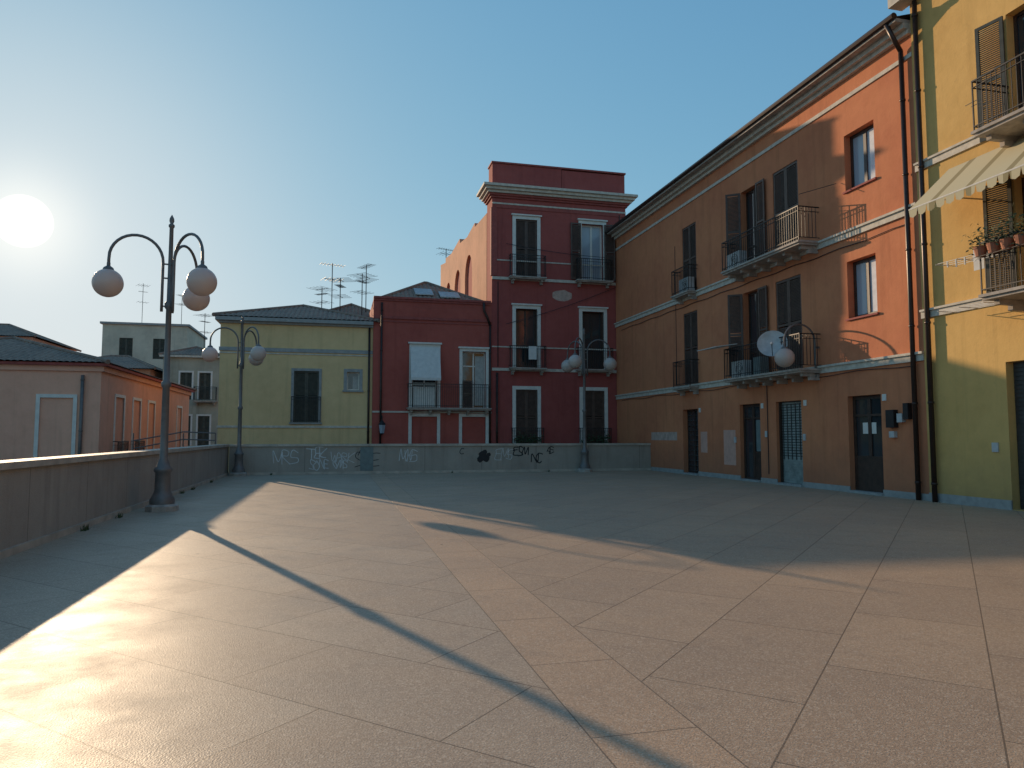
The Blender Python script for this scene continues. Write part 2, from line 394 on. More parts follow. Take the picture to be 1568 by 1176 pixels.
roofplane('or','tile_roof',(13.3,Y0,HO+.16),(13.3,Y1,HO+.16),(5,0,1.3),0,1)
roofplane('or','tile_roof',(23.1,Y1,HO+.16),(23.1,Y0,HO+.16),(-5,0,1.3),0,1)
f.box('skirting','trimgrey',Y0,15.85,0,.16,-.01,.03); f.box('skirting','trimgrey',17.1,19.15,0,.16,-.01,.03)
f.box('skirting','trimgrey',20.45,21.35,0,.16,-.01,.03); f.box('skirting','trimgrey',22.6,25.6,0,.16,-.01,.03); f.box('skirting','trimgrey',26.85,29.93,0,.16,-.01,.03)
for w in win:
    glazed(f,w[0],w[1],w[2],w[3],'darkwood',-.2,glass='glassw',fw=.09); f.box('sills','redtrim',w[0]-.06,w[1]+.06,w[2]-.05,w[2],-.1,.06)
    f.box('curtains','curtainw',w[0]+.12,w[0]+.42,w[2]+.1,w[3]-.1,-.226,-.222)
d=doors[0]; glazed(f,d[0],d[1],d[2],d[3],'darkwood',-.16,fw=.1,trans=2.1); f.box('doors','darkwood',d[0]+.12,d[1]-.12,.03,1.0,-.2,-.15)
f.box('door_notice','white',16.25,16.42,1.6,1.9,-.18,-.172); f.box('door_notice','white',16.55,16.75,1.6,1.9,-.18,-.172)
d=doors[1]; f.box('roller_shutter','roller',d[0],d[1],d[2],d[3],-.25,-.2)
z=.08
while z<2.6:
    f.box('roller_slats','roller',d[0]+.02,d[1]-.02,z,z+.055,-.2,-.18)
    if z>.8: f.box('roller_gaps','iron',d[0]+.06,d[1]-.06,z+.057,z+.078,-.2,-.192)
    z+=.085
for k in range(6):
    a=d[0]+.12+k*(d[1]-d[0]-.24)/5; f.box('roller_grid','rollerd',a-.016,a+.016,.8,2.55,-.18,-.165)
f.box('roller_frame','darkwood',d[0],d[0]+.06,.02,2.62,-.19,-.1); f.box('roller_frame','darkwood',d[1]-.06,d[1],.02,2.62,-.19,-.1)
d=doors[2]; glazed(f,d[0],d[1],d[2],d[3],'darkwood',-.14,fw=.1,trans=2.15); f.box('doors','darkwood',d[0]+.1,(d[0]+d[1])/2-.05,.1,1.0,-.17,-.15)
f.box('door_curtain','copper',d[0]+.12,d[0]+.5,1.02,2.08,-.169,-.16)
d=doors[3]; glazed(f,d[0],d[1],d[2],d[3],'darkwood',-.2,fw=.07)
for k in range(12): f.box('door_grille','rollerd',d[0]+.08,d[1]-.08,.15+k*.2,.18+k*.2,-.19,-.17)
for d in doors: f.box('door_steps','trimgrey',d[0]-.02,d[1]+.02,0,.06,-.3,.1)
balcony(f,18.0,22.35,7.25,.72,1.0,corb=6); balcony(f,18.1,22.35,3.5,.72,1.0,corb=6)
balcony(f,25.35,26.85,7.25,.42,1.0,corb=2); balcony(f,25.35,26.85,3.5,.42,1.0,corb=2)
for (a0,a1,z0,z1) in bal[2],bal[5],bal[1]: closed(f,'shut',a0,a1,z0,z1,-.06)
closed(f,'shut',*bal[4],-.06)
for q in (bal[0],bal[3]):
    glazed(f,*q,'darkwood',-.2,fw=.07,trans=q[2]+.8); leaf(f,'shut',q[1],.03,q[2]+.02,q[3]-.02,.5,math.radians(55)); leaf(f,'shut',q[0]-.52,.05,q[2]+.02,q[3]-.02,.5,0)
f.box('curtains','curtain',21.3,21.6,3.8,6.4,-.226,-.222)
pipe(f,14.62,.0,11.2,.1,.06); P('or','drainpipes','pipe').tube([f.p(14.62,11.2,.1),f.p(14.62,11.5,.3),f.p(14.62,11.85,.5)],.06,10)
f.box('meter_boxes','iron',15.28,15.55,1.75,2.2,0,.14); f.box('meter_boxes_grey','plastic',15.03,15.20,1.88,2.1,0,.12); f.box('meter_boxes','iron',14.82,14.98,1.95,2.35,0,.13)
f.box('meter_boxes_grey','plastic',15.33,15.5,1.5,1.66,0,.1)
for a in (15.72,21.2,25.42,18.95): f.box('house_numbers','white',a-.07,a+.07,2.45,2.62,0,.02)
for a,z in ((19.02,1.4),(21.0,1.5),(22.9,1.3)): f.box('wall_boxes','plastic',a-.06,a+.06,z,z+.2,0,.03)
f.box('paint_patches','patch',22.9,23.7,.5,1.75,0,.004); f.box('paint_patches_grey','patchp',27.4,29.9,1.35,1.7,0,.004); f.box('paint_patches','patch',24.9,25.4,.9,1.7,0,.0045)
def ac(fr,a,z,n): 
    fr.box('ac_units','plastic',a,a+.8,z,z+.55,n,n+.28)
    b=P(fr.k,'ac_fans','iron')
    for k in range(3):
        r=.07+.07*k; b.tube([fr.p(a+.3+r*math.cos(t*math.pi/8),z+.28+r*math.sin(t*math.pi/8),n+.29) for t in range(17)],.006,4,False)
ac(f,21.45,7.27,.3); ac(f,25.55,7.27,.06); ac(f,21.3,3.52,.3)
f.box('storage_box','copper',20.5,20.9,3.52,4.1,.2,.5)
P('or','small_canopy','clothw').pb(f.p(21.5,4.62,.7),f.A*1.3,f.N*.8+Z*-.12,Z*.02)
P('or','cables','iron').tube([f.p(18.0,8.6,.7),f.p(17.2,8.7,.05)],.01,5)
P('or','cables','iron').tube([f.p(a,6.8+.02*math.sin(a*3),.03) for a in [14.7+i*.5 for i in range(38)]],.012,5)
P('or','cables','iron').tube([f.p(a,3.28+.03*math.sin(a*2),.03) for a in [14.7+i*.5 for i in range(38)]],.010,5)
P('or','cables','iron').tube([f.p(20.9,.3,.02),f.p(20.9,3.3,.02)],.014,5)
P('or','cables','iron').tube([f.p(27.3,3.4,.02),f.p(27.3,9.5,.02)],.010,5)
# ------------------------------------------------------------------ yellow building right
empty('yr','yellow_apartment_building')
f=Fr('yr',(13.72,0,0),(0,1,0),(-1,0,0)); HY=13.2
ops=[(10.6,11.8,4.45,6.95),(10.6,11.8,7.9,10.5),(10.8,12.2,.02,3.1),(6.5,7.7,4.45,6.95),(6.5,7.7,7.9,10.5),(5.5,7.5,.02,3.1),(1,3,.02,3.1),(1.4,2.6,4.45,6.95)]
wall(f,'facade','yellowR',-8,14.349,GZ,HY,ops); body(f,'walls','yellowR',-8,14.349,GZ,HY,.3,9)
for z in (4.36,7.98): 
    f.box('string_courses','trim',11.9,14.345,z,z+.16,-.01,.05); f.box('string_courses','trim',11.9,14.345,z+.16,z+.21,-.01,.09)
f.box('cornice','trim',-8.2,14.55,HY-.35,HY-.1,-.02,.25); f.box('cornice','trim',-8.2,14.6,HY-.1,HY+.08,-.02,.5)
f.box('cornice_return','trim',14.0,14.6,12.25,12.5,.0,.42)
pipe(f,14.1,0,12.2,.1,.06)
f.box('skirting','trimgrey',12.2,14.345,0,.2,-.01,.03)
for q in ops:
    if q[2]<1:
        f.box('roller_shutter','rollerd',q[0],q[1],q[2],q[3],-.25,-.2)
        z=.1
        while z<3.05: f.box('roller_slats','rollerd',q[0]+.02,q[1]-.02,z,z+.06,-.2,-.18); z+=.09
    else:
        glazed(f,*q,'darkwood',-.2,fw=.07)
        leaf(f,'shutg',q[1]+.02,.04,q[2]+.02,q[3]-.02,.58,math.radians(12)); leaf(f,'shutg',q[0]-.6,.05,q[2]+.02,q[3]-.02,.58,0)
for z in (4.42,7.85):
    balcony(f,9.0,11.85,z,.95,1.05,corb=4); balcony(f,5,8.5,z,.95,1.05,corb=4)
b=P('yr','awning','awn')
b.pb(f.p(9.6,7.68,.06),f.A*3.75,f.N*1.15+Z*-1.05,Z*.012)
for k in range(15):
    a=9.6+k*.25; b.quad(f.p(a,6.63,1.21),f.p(a+.25,6.63,1.21),f.p(a+.22,6.47,1.215),f.p(a+.125,6.43,1.215),f.p(a+.03,6.47,1.215))
P('yr','awning_arms','white').tube([f.p(13.3,7.0,.05),f.p(13.3,6.66,1.18)],.015,6); P('yr','awning_arms','white').tube([f.p(9.6,6.64,1.2),f.p(13.35,6.64,1.2)],.02,6)
f.box('wall_boxes','plastic',12.45,12.6,1.2,1.4,0,.03)
for z,a0 in ((5.35,11.95),(4.3,11.95)):
    for k in range(4): P('yr','drying_rack','plastic').tube([f.p(a0,z,.25+k*.16),f.p(a0+1.15,z+.02,.25+k*.16)],.008,4)
    for a in (a0,a0+.6,a0+1.15): P('yr','drying_rack','plastic').tube([f.p(a,z,.2),f.p(a,z,.78)],.01,4)
for k in range(14): f.box('clothes_pegs','clothw',12.0+k*.075,12.03+k*.075,5.28,5.36,.40+.16*(k%3),.42+.16*(k%3))
for k in range(4): P('yr','drying_rack_iron','iron').tube([f.p(11.9,8.6,.25+k*.16),f.p(12.2,8.6,.25+k*.16)],.008,4)
f.box('hanging_cloth','clothw',11.9,12.15,5.0,5.45,.75,.76)
empty('plants','balcony_plants')
lb=P('plants','foliage','leaf') 
for k in range(9):
    a=9.3+k*.3; f2=f
    P('plants','pots','terra').lathe(f.p(a,5.18,1.05),[(.001,0),(.09,0),(.13,.2),(.14,.2),(.001,.19)],12)
    for j in range(130):
        c=f.p(a,5.42,1.05)+V((random.gauss(0,.11),random.gauss(0,.13),random.gauss(.08,.14)))
        u=V((random.uniform(-1,1),random.uniform(-1,1),random.uniform(-1,1))).normalized()*.045; w=u.orthogonal().normalized()*.02
        lb.quad(c-u,c+w,c+u,c-w)
for k in range(2):
    P('plants','rack','iron').tube([f.p(9.2,5.17,.98+.14*k),f.p(11.85,5.17,.98+.14*k)],.008,4)
# ------------------------------------------------------------------ tall red building
empty('tr','tall_red_building')
f=Fr('tr',(0,34,0),(1,0,0),(0,-1,0))
cols=[(8.5,9.6),(11.95,13.1)]
ops=[(a,b_,z0,z1) for a,b_ in cols for z0,z1 in ((9.4,12.3),(4.9,7.8),(1.1,3.8))]
wall(f,'facade','tallred',7.3,14.35,GZ,13.55,ops); body(f,'walls','tallred',7.3,14.35,GZ,13.55,.3,1.2)
f.box('core','tallred',7.45,14.3,GZ,12.4,-18,-1.21)
for z,h,n in ((13.3,.1,.08),(13.4,.1,.16),(13.5,.12,.26),(13.62,.14,.38),(13.76,.12,.5)):
    mt='trim' if n>.2 else 'redtrim'
    f.box('cornice_'+mt,mt,7.3-n,14.35+n,z,z+h,-1.25-n*.5,n)
f.box('parapet','tallred',7.32,10.9,13.88,15.05,-.9,-.02); f.box('parapet','tallred',10.92,14.33,13.88,15.0,-.9,-.02)
f.box('parapet_cap','redtrim',7.27,14.38,15.06,15.14,-.95,.04)
f.box('string_courses','trim',7.3,14.35,12.98,13.06,-.01,.05); f.box('string_courses_red','redtrim',7.3,14.35,12.8,12.98,-.01,.03)
for z in (10.15,5.85): f.box('string_courses','trim',7.3,14.35,z,z+.06,-.01,.03)
for z in (9.2,4.7): f.box('string_courses','trim',7.3,14.35,z,z+.14,-.01,.06)
f.box('corner_cap','redtrim',7.25,7.55,9.4,12.8,-.2,.035)
for i,(a,b_) in enumerate(cols):
    for z0,z1 in ((9.4,12.3),(4.9,7.8)):
        surround(f,'white',a,b_,z0,z1,.17,.05,top=.07)
        balcony(f,a-.38,b_+.38,z0-.05,.38,1.05,corb=2,sp=.1)
    surround(f,'white',a,b_,1.1,3.8,.17,.05,bottom=True)
    rail(f,a-.25,b_+.25,1.0,.3,.9,.1)
leafm='shut'
for q in ((8.5,9.6,9.4,12.3),(8.5,9.6,1.1,3.8),(11.95,13.1,1.1,3.8)): closed(f,leafm,*q,-.08)
q=(11.95,13.1,9.4,12.3); glazed(f,*q,'white',-.18,trans=None,glass='glassw',fw=.09)
leaf(f,leafm,q[0]-.6,.06,q[2],q[3],.55,0); leaf(f,leafm,q[1]+.05,.06,q[2],q[3],.55,math.radians(15))
for q in ((8.5,9.6,4.9,7.8),(11.95,13.1,4.9,7.8)):
    leaf(f,leafm,q[0],-.28,q[2],q[3],.28,math.radians(88)); leaf(f,leafm,q[1],-.28,q[2],q[3],.28,math.radians(92))
    glazed(f,q[0]+.04,q[1]-.04,q[2],q[3],'darkwood',-.24,fw=.06)
f.box('towel','clothw',9.05,9.45,5.25,5.9,.40,.41)
b=P('tr','bare_plaster_patch','patchp')
pts=[f.p(10.9+.5*math.cos(t*math.pi/7)*(1+.15*random.random()),8.55+.26*math.sin(t*math.pi/7)*(1+.3*random.random()),.004) for t in range(14)]; b.quad(*pts)
cb=P('tr','cables','iron')
for z,za in ((11.0,10.6),(7.0,9.2)):
    cb.tube([f.p(8.0+i*.6,z-.12*math.sin(i/10*math.pi)+(za-z)*i/10,.1) for i in range(11)],.012,5)
cb.tube([f.p(7.6,4.9,.03),f.p(7.6,9.1,.03)],.02,5); cb.tube([f.p(14.0,4.9,.03),f.p(14.0,12.9,.03)],.02,5)
pipe(f,7.55,GZ,4.6,.08,.05)
for a0,a1 in ((8.3,9.8),(11.8,13.3)):
    lb=P('plants','foliage','leaf')
    for j in range(260):
        c=V((random.uniform(a0,a1),33.7+random.gauss(0,.07),1.25+random.gauss(.1,.14)))
        u=V((random.uniform(-1,1),random.uniform(-1,1),random.uniform(-1,1))).normalized()*.06; w=u.orthogonal().normalized()*.03
        lb.quad(c-u,c+w,c+u,c-w)
# side wall with arches (faces -X)
b=B(); prof=[(35.3,12.9),(38.5,13.1),(38.6,13.35),(41,13.2),(43.5,13.5),(43.6,13.8),(47,13.7),(49.5,14.0),(49.6,13.7),(52,14.1)]
ring=[(35.3,GZ)]+prof+[(52,GZ)]
for x in (7.3,7.9): b.v+=[V((x,y,z)) for y,z in ring]
n=len(ring); b.f=[tuple(range(n)),tuple(range(n,2*n))[::-1]]+[(i,(i+1)%n,(i+1)%n+n,i+n) for i in range(n)]
me=bpy.data.meshes.new('side_wall'); me.from_pydata([tuple(p) for p in b.v],[],b.f)
bm=bmesh.new(); bm.from_mesh(me); bmesh.ops.triangulate(bm,faces=[q for q in bm.faces if len(q.verts)>4]); bmesh.ops.recalc_face_normals(bm,faces=bm.faces); bm.to_mesh(me); bm.free()
me.materials.append(M['brickside']); sw=bpy.data.objects.new('side_wall',me); COL.objects.link(sw); sw.parent=EMP['tr']
cut=B()
for yc in (40.5,44.4,48.3):
    pr=[(yc-1.15,8.0),(yc+1.15,8.0)]+[(yc+1.15*math.cos(t*math.pi/14),10.7+1.3*math.sin(t*math.pi/14)) for t in range(15)]
    i0=len(cut.v); n=len(pr)
    for x in (7.0,7.65): cut.v+=[V((x,y,z)) for y,z in pr]
    cut.f+=[tuple(range(i0,i0+n))[::-1],tuple(range(i0+n,i0+2*n))]+[(i0+i,i0+(i+1)%n,i0+(i+1)%n+n,i0+i+n) for i in range(n)]
mc=bpy.data.meshes.new('arch_cut'); mc.from_pydata([tuple(p) for p in cut.v],[],cut.f)
bm=bmesh.new(); bm.from_mesh(mc); bmesh.ops.recalc_face_normals(bm,faces=bm.faces); bm.to_mesh(mc); bm.free()
oc=bpy.data.objects.new('arch_cut',mc); COL.objects.link(oc)
md=sw.modifiers.new('b','BOOLEAN'); md.object=oc; md.operation='DIFFERENCE'; md.solver='EXACT'
bpy.context.view_layer.update()
dg=bpy.context.evaluated_depsgraph_get(); nm=bpy.data.meshes.new_from_object(sw.evaluated_get(dg)); sw.modifiers.clear(); sw.data=nm
bpy.data.objects.remove(oc)
fs=Fr('tr',(7.3,0,0),(0,1,0),(-1,0,0))
for yc in (40.5,44.4,48.3):
    fs.box('arch_windows','dark',yc-.5,yc+.5,9.0,11.2,-.36,-.33); fs.box('arch_sills','trim',yc-1.2,yc+1.2,7.9,8.0,-.2,.06)
# ------------------------------------------------------------------ small red house
empty('sr','small_red_house')
f=Fr('sr',(0,34,0),(1,0,0),(0,-1,0))
ops=[(3.45,4.65,2.85,5.75),(5.85,7.0,2.85,5.6),(3.45,4.65,GZ+.1,2.45),(5.85,7.0,GZ+.1,2.45)]
wall(f,'facade','smallred',1.62,7.295,GZ,8.0,ops); body(f,'walls','smallred',1.62,7.295,GZ,8.0,.3,9)
f.box('cornice','redtrim',1.62,7.24,8.0,8.1,-.4,.10); f.box('cornice','redtrim',1.62,7.24,7.9,8.0,-.0,.05); f.box('string_courses_red','redtrim',1.62,7.29,7.05,7.17,-.01,.06)
f.box('string_courses_red','redtrim',1.62,7.29,6.9,6.96,-.01,.03)
surround(f,'white',3.45,4.65,2.85,5.75,.14,.04,top=.08); surround(f,'white',5.85,7.0,2.85,5.6,.14,.04,top=.08)
surround(f,'white',3.45,4.65,GZ,2.45,.15,.03); surround(f,'white',5.85,7.0,GZ,2.45,.15,.03)
for a,b_ in ((3.45,4.65),(5.85,7.0)): f.box('doors','smallred',a,b_,GZ+.1,2.44,-.12,-.06)
f.box('string_courses','trim',1.62,7.29,2.62,2.70,-.01,.035)
balcony(f,3.2,7.2,2.86,.42,1.1,corb=5,sp=.1)
P('sr','blind','clothw').pb(f.p(3.35,5.75,.06),f.A*1.4,f.N*.5+Z*-1.5,Z*.01)
P('sr','blind','clothw').pb(f.p(3.35,4.25,.56),f.A*1.4,f.N*.003,Z*-.12)
glazed(f,3.45,4.65,2.85,5.75,'white',-.2); glazed(f,5.85,7.0,2.85,5.6,'white',-.2,trans=4.9); f.box('curtain','curtain',6.5,6.93,3.0,5.4,-.19,-.185)
leaf(f,'shut',5.87,-.1,2.9,4.2,.5,0)
f.box('balcony_box','white',3.5,4.5,2.9,3.85,.1,.3)
pipe(f,2.0,GZ,7.8,.08,.05); pipe(f,7.2,GZ,6.9,.08,.05); P('sr','drainpipes','pipe').tube([f.p(7.2,6.9,.08),f.p(7.05,7.3,.1),f.p(6.9,7.6,.1),f.p(6.88,8.0,.12)],.06,8)
hip('sr',1.9,7.1,34.45,41,8.05,1.55,2.5,over=.0,axis='x')
P('sr','skylights','tin').pb(V((3.7,35.2,8.50)),V((.9,0,0)),V((0,1.0,.47)),V((0,0,.05))); P('sr','skylights','tin').pb(V((4.9,34.9,8.36)),V((1.0,0,0)),V((0,.9,.42)),V((0,0,.05)))
# lantern on bracket
empty('lan','wall_lantern')
fl=Fr('lan',(0,34,0),(1,0,0),(0,-1,0))
P('lan','bracket','iron').tube([fl.p(2.05,2.3,.02),fl.p(2.05,2.5,.25),fl.p(2.05,2.45,.5),fl.p(2.05,2.25,.52)],.02,6)
P('lan','lantern_body','iron').lathe(fl.p(2.05,1.6,.52),[(.02,0),(.10,.03),(.10,.05),(.16,.45),(.20,.46),(.05,.62),(.02,.68)],6)
P('lan','lantern_glass','glassw').lathe(fl.p(2.05,1.6,.52),[(.105,.06),(.165,.44)],6)
# ------------------------------------------------------------------ yellow house (left)
empty('yl','yellow_house')
f=Fr('yl',(0,34.1,0),(1,0,0),(0,-1,0))
ops=[(-1.9,-.8,2.15,4.5),(.45,1.02,3.65,4.5)]
wall(f,'facade','yellow',-5.1,1.615,GZ,6.6,ops); body(f,'walls','yellow',-5.1,1.615,GZ,6.6,.3,10)
f.box('cornice','trimgrey',-5.15,1.61,6.6,6.7,-.3,.12); f.box('cornice','trimgrey',-5.3,1.61,6.7,6.86,-10,.28)
f.box('string_courses_grey','trimgrey',-5.14,1.61,5.35,5.52,-.2,.05); f.box('string_courses','trim',-5.14,1.61,1.9,2.0,-.2,.04)
f.box('string_courses','trim',-5.12,1.61,5.24,5.30,-.2,.03)
surround(f,'trimgrey',-1.9,-.8,2.15,4.5,.12,.035,bottom=True); surround(f,'trimgrey',.45,1.02,3.65,4.5,.14,.035,bottom=True)
closed(f,'shutg',-1.9,-.8,2.15,4.5,-.1); rail(f,-2.0,-.7,2.15,.14,1.15,.1)
glazed(f,.45,1.02,3.65,4.5,'white',-.15,mull=False); f.box('curtain','curtain',.72,.95,3.72,4.3,-.17,-.165)
pipe(f,1.45,GZ,6.6,.08,.05); pipe(f,-4.2,GZ,6.6,.08,.03)
hip('yl',-5.1,1.6,34.1,43.5,6.88,1.35,4.6,over=.28)
empty('bh','tile_roof_house'); f=Fr('bh',(0,41.5,0),(1,0,0),(0,-1,0))
f.box('walls','pale',-.9,2.4,GZ,8.3,-8,0); hip('bh',-.9,2.4,41.5,49.5,8.3,.9,1.6,over=.25)
P('bh','vent','tin').lathe((2.2,40.5,8.0),[(.25,0),(.25,.25),(.12,.4),(.01,.45)],12)
# ------------------------------------------------------------------ pink house (left)
empty('pk','pink_house')
f=Fr('pk',(0,29.8,0),(1,0,0),(0,-1,0)); HP=4.15
wall(f,'facade','pink',-18,-8.6,GZ,HP,[(-10.6,-9.5,GZ+.2,2.95),(-14.5,-13.4,GZ+.2,2.95)])
for a in (-10.6,-14.5): 
    surround(f,'white',a,a+1.1,GZ,2.95,.13,.04); f.box('blind_panels','pink',a,a+1.1,GZ+.2,2.95,-.06,-.03)
pipe(f,-9.2,GZ,3.8,.08,.06,'post')
f.box('cornice','redtrim',-18.2,-8.35,HP,HP+.1,-16.9,.22); f.box('cornice_band','pink',-18.1,-8.5,HP-.2,HP,-16.8,.08)
f.box('walls','pink',-17.99,-8.95,GZ,HP-.01,-16.7,-.31)
f=Fr('pk',(-8.6,0,0),(0,1,0),(1,0,0))
ops=[(31.7,32.9,.75,3.1),(34.3,35.5,.75,3.1),(36.9,38.1,.75,3.1),(39.8,41,.75,3.1),(43.2,44.4,.75,3.1)]
wall(f,'side_facade','pink',29.8,46.5,GZ,HP,ops)
for q in ops: surround(f,'white',*q,.12,.03,bottom=True); f.box('blind_panels_side','pink',q[0],q[1],q[2],q[3],-.1,-.05)
for a0 in (31.5,34.1): rail(f,a0,a0+1.5,.7,.2,.6,.1)
hip('pk',-18,-8.6,29.8,46.5,HP+.12,1.35,4.8,over=.3)
empty('hr','street_handrail')
for z in (1.35,1.65):
    P('hr','rails','post').tube([(-7.6,30.5,z-.3),(-6.0,31.5,z+.05),(-4.8,31.6,z)],.025,6)
for x,y in ((-7.6,30.5),(-6.7,31.06),(-6,31.5),(-4.8,31.6)): P('hr','posts','post').tube([(x,y,GZ),(x,y,1.65)],.025,6)
empty('gh','grey_house')
f=Fr('gh',(0,57,0),(1,0,0),(0,-1,0))
ops=[(-11.2,-10.4,4.2,6.2),(-9.9,-9.1,4.2,6.2),(-11.2,-10.4,.8,3),(-9.9,-9.1,.8,3)]
wall(f,'facade','greywall',-12.4,-8.5,GZ,7.3,ops); body(f,'walls','greywall',-12.4,-8.5,GZ,7.3,.3,12)
for q in ops: surround(f,'white',*q,.12,.03)
for q in ops: closed(f,'shutg',*q,-.1)
balcony(f,-10.2,-8.6,4.1,.6,1.0); f.box('cornice','trim',-12.6,-8.3,7.3,7.45,-12,.3)
hip('gh',-12.4,-8.5,57,69,7.46,.8,2,over=.25)
empty('pb','pale_flat_roof_building')
f=Fr('pb',(0,76,0),(1,0,0),(0,-1,0))
ops=[(-20.5,-19.3,9,11),(-17.5,-16.3,9,11)]
wall(f,'facade','pale',-22,-14.4,GZ,12.3,ops); body(f,'walls','pale',-22,-14.4,GZ,12.3,.3,10)
f.box('parapet_cap','trimgrey',-22.2,-14.2,12.3,12.5,-10,.2)
for q in ops: closed(f,'shutg',*q,-.1)
empty('dh','distant_red_roof_house'); f=Fr('dh',(0,66,0),(1,0,0),(0,-1,0))
f.box('walls','pink',-36,-24.3,GZ,9.6,-10,0); hip('dh',-36,-24.3,66,76,9.6,1.6,4,over=.4,axis='x')
empty('dh2','distant_red_roof_house'); f=Fr('dh2',(0,56,0),(1,0,0),(0,-1,0))
f.box('walls','brickside',-19.5,-13,GZ,6.3,-9,0); hip('dh2',-19.5,-13,56,65,6.3,1.3,3,over=.4,axis='x')
# ------------------------------------------------------------------ antennas
def antenna(x,y,z,h,rot,kind=0):
    k='ant%d'%len(EMP); empty(k,'tv_antenna',(x,y,z)); b=P(k,'mast','iron'); c=V((x,y,z)); d=V((math.cos(rot),math.sin(rot),0)); e=V((-math.sin(rot),math.cos(rot),0))
    b.tube([c,c+Z*h],.025,5); b=P(k,'elements','iron')
    for zz,ln,n,w in ((h*.97,1.3,8,.28),(h*.70,1.0,5,.55)) if kind==0 else ((h*.95,1.0,5,.7),(h*.8,.8,9,.2),(h*.55,.9,4,.5)):
        b.tube([c+Z*zz-d*ln/2,c+Z*zz+d*ln/2],.014,4)
        for i in range(n):
            q=c+Z*zz+d*(-ln/2+ln*i/(n-1)); b.tube([q-e*w,q+e*w],.010,4)
antenna(-.35,41,8.1,3.1,.3,0); antenna(.1,40.6,8.0,2.3,1.2,1); antenna(1.3,41,8.3,2.4,.8,1); antenna(1.55,41.8,8.5,2.9,2.0,0)
antenna(-18.8,77,12.4,4.2,.5,1); antenna(-15.2,77,12.4,3.2,1.2,0); antenna(7.4,50,13.6,1.2,.4,0); antenna(-9.8,58,7.6,3.2,.9,1)
antenna(-.9,41.5,8.0,1.9,2.4,1)
# ------------------------------------------------------------------ street lamps
def street_lamp(x,y,ang):
    k='lamp%d'%len(EMP); empty(k,'street_lamp',(x,y,0)); c=V((x,y,0))
    P(k,'plinth','slab').lathe(c,[(.001,0),(.32,0),(.32,.10),(.26,.14),(.001,.141)],8)
    prof=[(.24,.14),(.24,.24),(.19,.32),(.155,.42),(.15,.78),(.18,.82),(.18,.86),(.13,.92),(.11,1.0),(.08,1.08),(.068,2.55),(.095,2.58),(.095,2.66),(.062,2.70),(.055,4.2),(.085,4.24),(.085,4.34),(.05,4.38),(.04,5.95),(.06,5.98),(.06,6.02),(.03,6.05),(.05,6.1),(.045,6.16),(.005,6.24)]
    P(k,'pole','post').lathe(c,prof,12); SMOOTH.add((k,'pole'))
    for i in range(3):
        a=ang+i*2*math.pi/3; d=V((math.cos(a),math.sin(a),0)); r0=.14; R=1.14; rad=(R-r0)/2
        pts=[c+d*r0+Z*4.15,c+d*r0+Z*4.6,c+d*r0+Z*5.2]+[c+d*(r0+rad-rad*math.cos(t*math.pi/16))+Z*(5.2+.52*math.sin(t*math.pi/16)) for t in range(1,16)]+[c+d*R+Z*5.16,c+d*R+Z*5.05]
        P(k,'arms','post').tube(pts,.03,8); SMOOTH.add((k,'arms'))
        for zz in (4.25,4.85,5.15): P(k,'arm_clamps','post').pb(c+Z*zz-d.cross(Z)*.012,d*r0,d.cross(Z)*.024,Z*.03)
        g=c+d*R
        P(k,'globe_caps','post').lathe(g,[(.02,5.12),(.035,5.08),(.035,5.02),(.09,4.98),(.11,4.93),(.105,4.92)],12)
        P(k,'globes','globe').sphere(g+Z*4.66,.29); SMOOTH.add((k,'globes'))
street_lamp(-3.47,16.3,math.radians(193)); street_lamp(-3.62,29.55,math.radians(188)); street_lamp(10.45,29.5,math.radians(-9))
# wall-mounted lamp on orange facade
empty('wl','wall_lamp',(13.75,18.25,3.3)); c=V((13.62,18.25,0)); d=V((-1,0,0)); R=1.02
pts=[c+Z*3.25,c+Z*4.3]+[c+d*(R/2-R/2*math.cos(t*math.pi/16))+Z*(4.3+.5*math.sin(t*math.pi/16)) for t in range(1,16)]+[c+d*R+Z*4.28,c+d*R+Z*4.18]
P('wl','arm','post').tube(pts,.028,8); P('wl','globe_cap','post').lathe(c+d*R,[(.02,4.24),(.035,4.2),(.035,4.14),(.09,4.1),(.11,4.05),(.105,4.04)],12)
P('wl','globe','globe').sphere(c+d*R+Z*3.8,.28); SMOOTH.add(('wl','globe'))
P('wl','wall_brackets','post').pb(V((13.6,18.22,3.35)),V((.15,0,0)),V((0,.06,0)),Z*.06); P('wl','wall_brackets','post').pb(V((13.6,18.22,4.1)),V((.15,0,0)),V((0,.06,0)),Z*.06)
# satellite dish
empty('sd','satellite_dish',(12.9,19.2,4.6)); c=V((12.85,19.2,4.3)); ax=V((-.55,-.75,.35)).normalized(); u=ax.cross(Z).normalized(); w=ax.cross(u)
b=P('sd','dish','plastic'); rings=8; seg=28
for r in range(rings+1):
    rr=.44*r/rings
    for j in range(seg):
        t=2*math.pi*j/seg; b.v.append(c+ax*(.55*rr*rr)+u*rr*math.cos(t)+w*rr*math.sin(t))
for r in range(rings):
    for j in range(seg):
        a=r*seg+j;bb=r*seg+(j+1)%seg; b.f.append((a,bb,bb+seg,a+seg))
SMOOTH.add(('sd','dish'))
P('sd','feed_arm','iron').tube([c-w*-.42+ax*.08,c+w*.2+ax*.42],.012,5); P('sd','feed','plastic').tube([c+w*.2+ax*.42,c+w*.12+ax*.36],.035,8)
P('sd','mount','iron').tube([c,c-ax*.12,V((13.02,19.25,4.2)),V((13.02,19.25,3.6))],.02,6)
